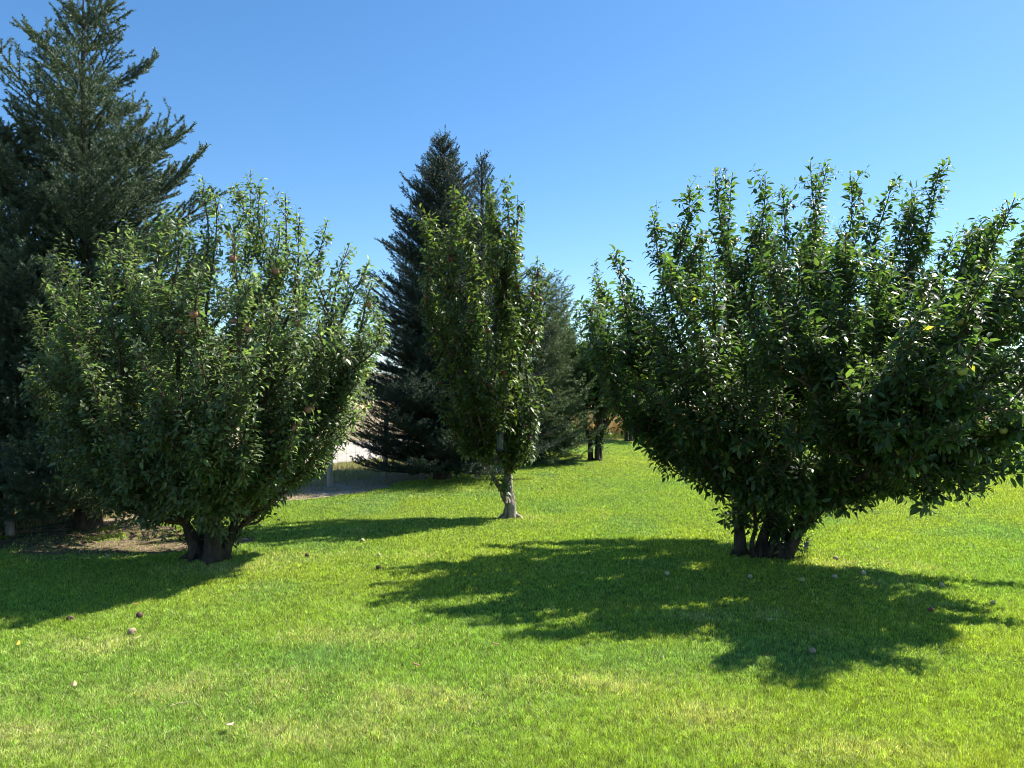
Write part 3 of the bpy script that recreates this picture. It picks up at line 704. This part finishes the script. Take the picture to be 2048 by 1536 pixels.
conifer('feathery olive green conifer with up-swept branches, right of the slim apple tree', P(1082, 930, 19.3) * [1, 1, 0], 4.75, [(0, 1.15), (.2, 1.4), (.5, 1.25), (.8, .8), (1, .25)], 12, OLIVE,
        whorl=.19, per=8, up_top=50, up_low=4, droop=.05, tipup=.35, needle=.05, nw=.010, dens=110, trunk_r=.12, bare=.15, hang=.25, gap=.12, twig_gap=.08, name='fir_tree', group='conifers along the lawn edge')

# ------------------------------------------------------------------ trees beyond the road and the field
def far_tree(label, x, y, h, rr, seed, pal, name='leafy_tree'):
    r = np.random.default_rng(seed); root = empty(name, (x, y, 0), label, 'tree', 'far trees beyond the field')
    t = np.linspace(0, 1, 8); C = np.stack([.1 * np.sin(t * 4), 0 * t, t * h * .7], -1)
    V, F = tubes(C[None], (.25 * (1 - t) + .04)[None], 8, .05); acc = Acc().add(V, F)
    cl = []; L = []
    for k in range(16):
        a = r.uniform(0, 6.283); q = rr * r.uniform(.35, 1); zz = h * r.uniform(.35, .92)
        c = np.array([q * math.cos(a) * (1.1 - .5 * zz / h), q * math.sin(a) * (1.1 - .5 * zz / h), zz]); cl.append(c)
        L.append(resample(np.array([[0, 0, zz * .45], c * [.5, .5, .8], c]), 6))
    V, F = tubes(np.array(L), np.linspace(.09, .02, 6)[None] * np.ones((len(L), 1)), 5); acc.add(V, F)
    V, F = acc.get(); mesh_obj('trunk', V, F, M['bark'], root, smooth=True)
    cl.append(np.array([0, 0, h * .9])); n = 420; pos = []
    for c in cl:
        v = nrm(r.normal(size=(n, 3))) * (r.uniform(.2, 1, (n, 1)) ** .5) * np.array([1, 1, .8]) * rr * .42 * r.uniform(.7, 1.1); pos.append(c + v)
    pos = np.concatenate(pos); m = len(pos)
    V, F, nf = leaves_mesh(pos, r.normal(size=(m, 3)), r.normal(size=(m, 3)) + [0, 0, 1], r.uniform(.22, .42, m), np.ones(m), False, 1.6)
    tn = pal[r.integers(0, len(pal), m)] * r.uniform(.7, 1.3, (m, 1))
    mesh_obj('crown', V, F, M['leaf'], root, tint=np.repeat(tn, nf, axis=0))
far = [(-19, 62, 6.2, 2.6, 'round green tree seen through the left apple tree'), (-33, 70, 8, 3.2, 'bushy green tree far off behind the left conifers'),
       (-9, 80, 7.5, 3, 'mid green tree far behind the dark spruce'), (5.5, 58, 5.6, 2.4, 'small rounded tree far behind the olive conifer'),
       (12.2, 74, 6.6, 2.7, 'round tree past the crop behind the tall narrow apple tree'), (23, 84, 6.5, 3.2, 'spreading tree past the crop behind the broad apple tree'),
       (36, 76, 6.0, 3.0, 'low tree past the crop seen right of the broad trunk'), (52, 84, 6.8, 3.4, 'far tree past the crop near the right edge')]
for i, (x, y, h, rr, lab) in enumerate(far): far_tree(lab, x, y, h, rr, 60 + i, PAL_A * 1.1)

# ------------------------------------------------------------------ wire fence
def fence():
    root = empty('fence', (F0[0], F0[1], 0), 'wire mesh fence on weathered round wooden posts beside the road verge', 'fence')
    sp = np.array([-0.865, -1.66]); o3 = np.array([F0[0], F0[1], 0])
    posts = [F0 + sp * k for k in (3, 2, 1, 0)] + [np.array([-2.62, 15.9]) + (F0 - np.array([-4.04, 12.22])) * k for k in range(0, 6)]
    posts = [F0 - sp * 0] and posts
    t = np.linspace(0, 1, 8)
    n = 14; V0 = []; F = []
    for i, (z, rr) in enumerate([(-.05, .052), (.3, .05), (.7, .047), (1.12, .045), (1.22, .044), (1.24, .038)]):
        for k in range(n):
            a = k / n * 6.2832; q = rr * (1 + .03 * math.sin(3 * a + i)); V0.append((q * math.cos(a), q * math.sin(a), z))
    for i in range(5):
        for k in range(n): F.append((i * n + k, i * n + (k + 1) % n, (i + 1) * n + (k + 1) % n, (i + 1) * n + k))
    F.append(tuple(range(5 * n, 6 * n)))
    me = bpy.data.meshes.new('post'); me.from_pydata(V0, [], F); me.materials.append(M['post']); me.update()
    for p in posts:
        o = bpy.data.objects.new('post', me); COL.objects.link(o); o.parent = root
        o.location = (p[0] - F0[0], p[1] - F0[1], 0); o.rotation_euler = (rng.normal(0, .015), rng.normal(0, .015), rng.uniform(0, 6))
    acc = Acc()
    for a, b in zip(posts[:-1], posts[1:]):
        a3 = np.array([a[0], a[1], 0]) - o3; b3 = np.array([b[0], b[1], 0]) - o3; side = np.array([.055, -.02, 0])
        for z in (.05, .17, .30, .44, .60, .78, .98, 1.15):
            L = np.array([a3 + (b3 - a3) * s + side + [0, 0, z - .01 * math.sin(s * 3.14)] for s in np.linspace(0, 1, 5)])
            V, Fq = tubes(L[None], np.full((1, 5), .0016), 4); acc.add(V, Fq)
        m = int(np.linalg.norm(b3 - a3) / .15)
        for k in range(1, m):
            q = a3 + (b3 - a3) * k / m + side
            V, Fq = tubes(np.array([[q + [0, 0, .05], q + [0, 0, .6], q + [0, 0, 1.15]]]), np.full((1, 3), .0013), 4); acc.add(V, Fq)
    V, Fq = acc.get(); mesh_obj('wire_mesh', V, Fq, M['wire'], root)
fence()

# low rail gate glimpsed beneath the tall spruce
def rails():
    o = np.array([-7.6, 13.4, 0.0]); root = empty('rail_fence', o, 'low wooden rail fence glimpsed under the tall spruce beyond the wire', 'fence')
    def box(name, c, s):
        x, y, z = c; a, b, d = s[0] / 2, s[1] / 2, s[2] / 2
        V = [(x + i * a, y + j * b, z + k * d) for i in (-1, 1) for j in (-1, 1) for k in (-1, 1)]
        F = [(0, 1, 3, 2), (4, 6, 7, 5), (0, 4, 5, 1), (2, 3, 7, 6), (0, 2, 6, 4), (1, 5, 7, 3)]
        ob = mesh_obj(name, V, F, M['wood'], root)
        bv = ob.modifiers.new('bevel', 'BEVEL'); bv.width = .008; bv.segments = 2
    for x in (-1.2, 0, 1.2): box('post', (x, .045, .42), (.09, .09, .92))
    for z in (.22, .42, .62): box('rail', (0, -.02, z), (2.6, .035, .10))
rails()

# ------------------------------------------------------------------ bird feeder hanging in the slim tree
def lathe(name, prof, n, mat, parent, smooth=True):
    V = []; F = []
    for r_, z in prof:
        for k in range(n):
            a = k / n * 6.2832; V.append((r_ * math.cos(a), r_ * math.sin(a), z))
    for i in range(len(prof) - 1):
        for k in range(n): F.append((i * n + k, i * n + (k + 1) % n, (i + 1) * n + (k + 1) % n, (i + 1) * n + k))
    return mesh_obj(name, V, F, mat, parent, smooth=smooth)
def feeder():
    p = P(1000, 898, D2 - .36)
    root = empty('bird_feeder', p, 'green plastic tube bird feeder with purple cap hanging in the slim apple tree', 'bird feeder')
    root.scale = (.78, .78, .72)
    g = simple('green clear plastic', (.22, .30, .26), .25); c = simple('purple cap plastic', (.06, .045, .16), .35)
    sd_ = simple('bird seed', (.22, .16, .08), .8, vary=.6, scale=120); wm = M['wire']
    g.node_tree.nodes['Principled BSDF'].inputs['Transmission Weight'].default_value = .6
    lathe('tube', [(.042, .0), (.048, .01), (.048, .27), (.044, .28)], 18, g, root)
    lathe('seed', [(.001, .012), (.040, .012), (.040, .15), (.001, .16)], 14, sd_, root)
    lathe('cap', [(.066, .268), (.070, .275), (.052, .31), (.012, .345), (.001, .348)], 18, c, root)
    lathe('tray', [(.001, -.03), (.05, -.03), (.062, -.005), (.058, 0.0), (.045, -.018), (.001, -.02)], 18, c, root)
    V, F = tubes(np.array([[[0, 0, .345], [.008, 0, .42], [0, 0, .50], [-.006, 0, .58]]]), np.full((1, 4), .002), 5); mesh_obj('hanger', V, F, wm, root)
    for a in range(8):
        x, y = .054 * math.cos(a * .785), .054 * math.sin(a * .785)
        V, F = tubes(np.array([[[x, y, -.006], [x, y, .13], [x, y, .27]]]), np.full((1, 3), .0018), 5); mesh_obj('cage_wire', V, F, wm, root)
feeder()

# ------------------------------------------------------------------ things lying on the grass
def fallen_apple(px, py, kind, label, s=1.0):
    g = G(px, py); me = apple_mesh(kind, M['apple_' + kind] if 'apple_' + kind in M else None)
    o = bpy.data.objects.new('fallen_apple', me); COL.objects.link(o)
    o.location = (g[0], g[1], .026); s = s * .82; o.scale = (s, s, s); o.rotation_euler = (rng.uniform(.6, 2.4), rng.uniform(-.8, .8), rng.uniform(0, 6))
    props(o, label, 'apple', 'fallen apples')
M['apple_tan'] = simple('rotting apple skin', (.34, .25, .15), .6, vary=.35, scale=40)
M['apple_brown'] = simple('brown rotten apple skin', (.09, .055, .035), .6, vary=.5, scale=50)
M['apple_yellow'] = simple('pale yellow apple skin', (.40, .36, .19), .4, vary=.25, scale=40)
for a in [(263, 1271, 'tan', 'pale tan fallen apple on bright grass below the dark brown one', 1.05),
          (279, 1238, 'brown', 'dark brown half rotten apple above the pale tan one', .95),
          (140, 1245, 'brown', 'shrivelled brown apple just below the shadow edge at the far left', .95),
          (725, 1086, 'yellow', 'pale yellow apple at the lower edge of the slim tree shadow', .95),
          (757, 1141, 'brown', 'brown pecked apple between the finger shadows left of the big shadow', .95),
          (614, 1115, 'brown', 'small dark and white rotten apple in open lawn beside the left tree', .8),
          (758, 1115, 'yellow', 'tiny pale apple in the sunny lawn just above the finger shadows', .7),
          (1334, 1153, 'yellow', 'pale apple in deep shadow left of the broad trunk', .9),
          (1500, 1159, 'yellow', 'dull pale apple in the shadow straight below the broad trunk', .8),
          (1669, 1159, 'yellow', 'whitish apple in the shadow right of the broad trunk', .95),
          (1603, 1166, 'green', 'green apple in shadow below the low leafy sprout', 1.0),
          (1672, 1122, 'tan', 'reddish tan apple on the shadow edge nearest the broad trunk', .95),
          (1726, 1152, 'yellow', 'white nibbled apple in dappled shade, right of the whitish one', .95),
          (1883, 1176, 'yellow', 'pale apple on sunny grass above the long shadow finger', .8),
          (1862, 1226, 'red', 'small reddish apple between two shadow fingers at the right', .75),
          (1986, 1212, 'yellow', 'palest apple out on the sunny lawn past the shadow tips', .7),
          (1625, 1310, 'tan', 'pinkish tan apple at the bottom edge of the big shadow', .8),
          (216, 1117, 'yellow', 'small pale apple on the edge of the bare dirt patch', .7),
          (1327, 952, 'brown', 'dark speck of an apple on the far lawn under the left leaf tips', .9),
          (1084, 980, 'brown', 'dark rotten apple on the lawn right of the slim trunk', .8)]:
    fallen_apple(*a)

def fallen_leaf(px, py, col, label, size=.07):
    g = G(px, py); m = simple('fallen leaf ' + col, {'brown': (.22, .13, .06), 'tan': (.45, .33, .18), 'yellow': (.6, .45, .05), 'pink': (.5, .33, .25)}[col], .7)
    T = LT[:8].copy() * size; T[:, 2] *= -1.2
    a = rng.uniform(0, 6); c, s = math.cos(a), math.sin(a)
    V = np.stack([T[:, 0] * c - T[:, 1] * s, T[:, 0] * s + T[:, 1] * c, T[:, 2]], -1)
    o = mesh_obj('fallen_leaf', V, LF, m); o.location = (g[0], g[1], .048)
    so = o.modifiers.new('thickness', 'SOLIDIFY'); so.thickness = .0015
    props(o, label, 'leaf', 'fallen leaves')
for a in [(278, 1218, 'brown', 'small dark brown leaf above the half rotten apple'), (262, 1292, 'tan', 'dull tan leaf just under the pale tan apple'),
          (147, 1390, 'tan', 'tan curled leaf on green grass left of the long straw'), (468, 1464, 'pink', 'pinkish curled leaf in the lower left foreground'),
          (842, 1346, 'brown', 'thin brown leaf on the sunny middle foreground'), (1532, 1250, 'tan', 'tan dry leaf inside the big shadow'),
          (1000, 1302, 'brown', 'tiny brown leaf on the central foreground lawn'), (33, 1305, 'yellow', 'bright yellow leaf close to the left edge')]:
    fallen_leaf(*a, size=.06)

def straw():
    a = G(341, 1432); b = G(377, 1424)
    L = np.array([a + [0, 0, .05], (a + b) / 2 + [0, 0, .056], b + [0, 0, .052]])
    V, F = tubes(L[None] - a, np.array([[.0025, .0028, .002]]), 6)
    o = mesh_obj('straw', V, F, M['apple_yellow']); o.location = a
    props(o, 'long pale straw lying straight across the foreground grass', 'straw')
straw()
def sprout():
    b = G(1590, 1108); b = np.array([b[0] + .02, 7.8, 0]); root = empty('sprout', b, 'low leafy sucker shoot growing beside the broad tree base', 'plant')
    Ls = [shoot(np.array([rng.normal(0, .03), rng.normal(0, .03), 0]), np.array([rng.normal(0, .25), rng.normal(0, .25), 1.0]), rng.uniform(.18, .36), .05) for _ in range(5)]
    V, F = tubes(np.array(Ls), np.linspace(.004, .0015, 7)[None] * np.ones((5, 1)), 4); mesh_obj('stem', V, F, M['twig'], root)
    pos, ld, up, sz, tn = leafy(Ls, .022, .075, PAL_A, .1, .1, .2)
    V, F, nf = leaves_mesh(pos, ld, up, sz, np.ones(len(pos)), True, 1.1); mesh_obj('leaves', V, F, M['leaf'], root, tint=np.repeat(tn, nf, axis=0))
sprout()
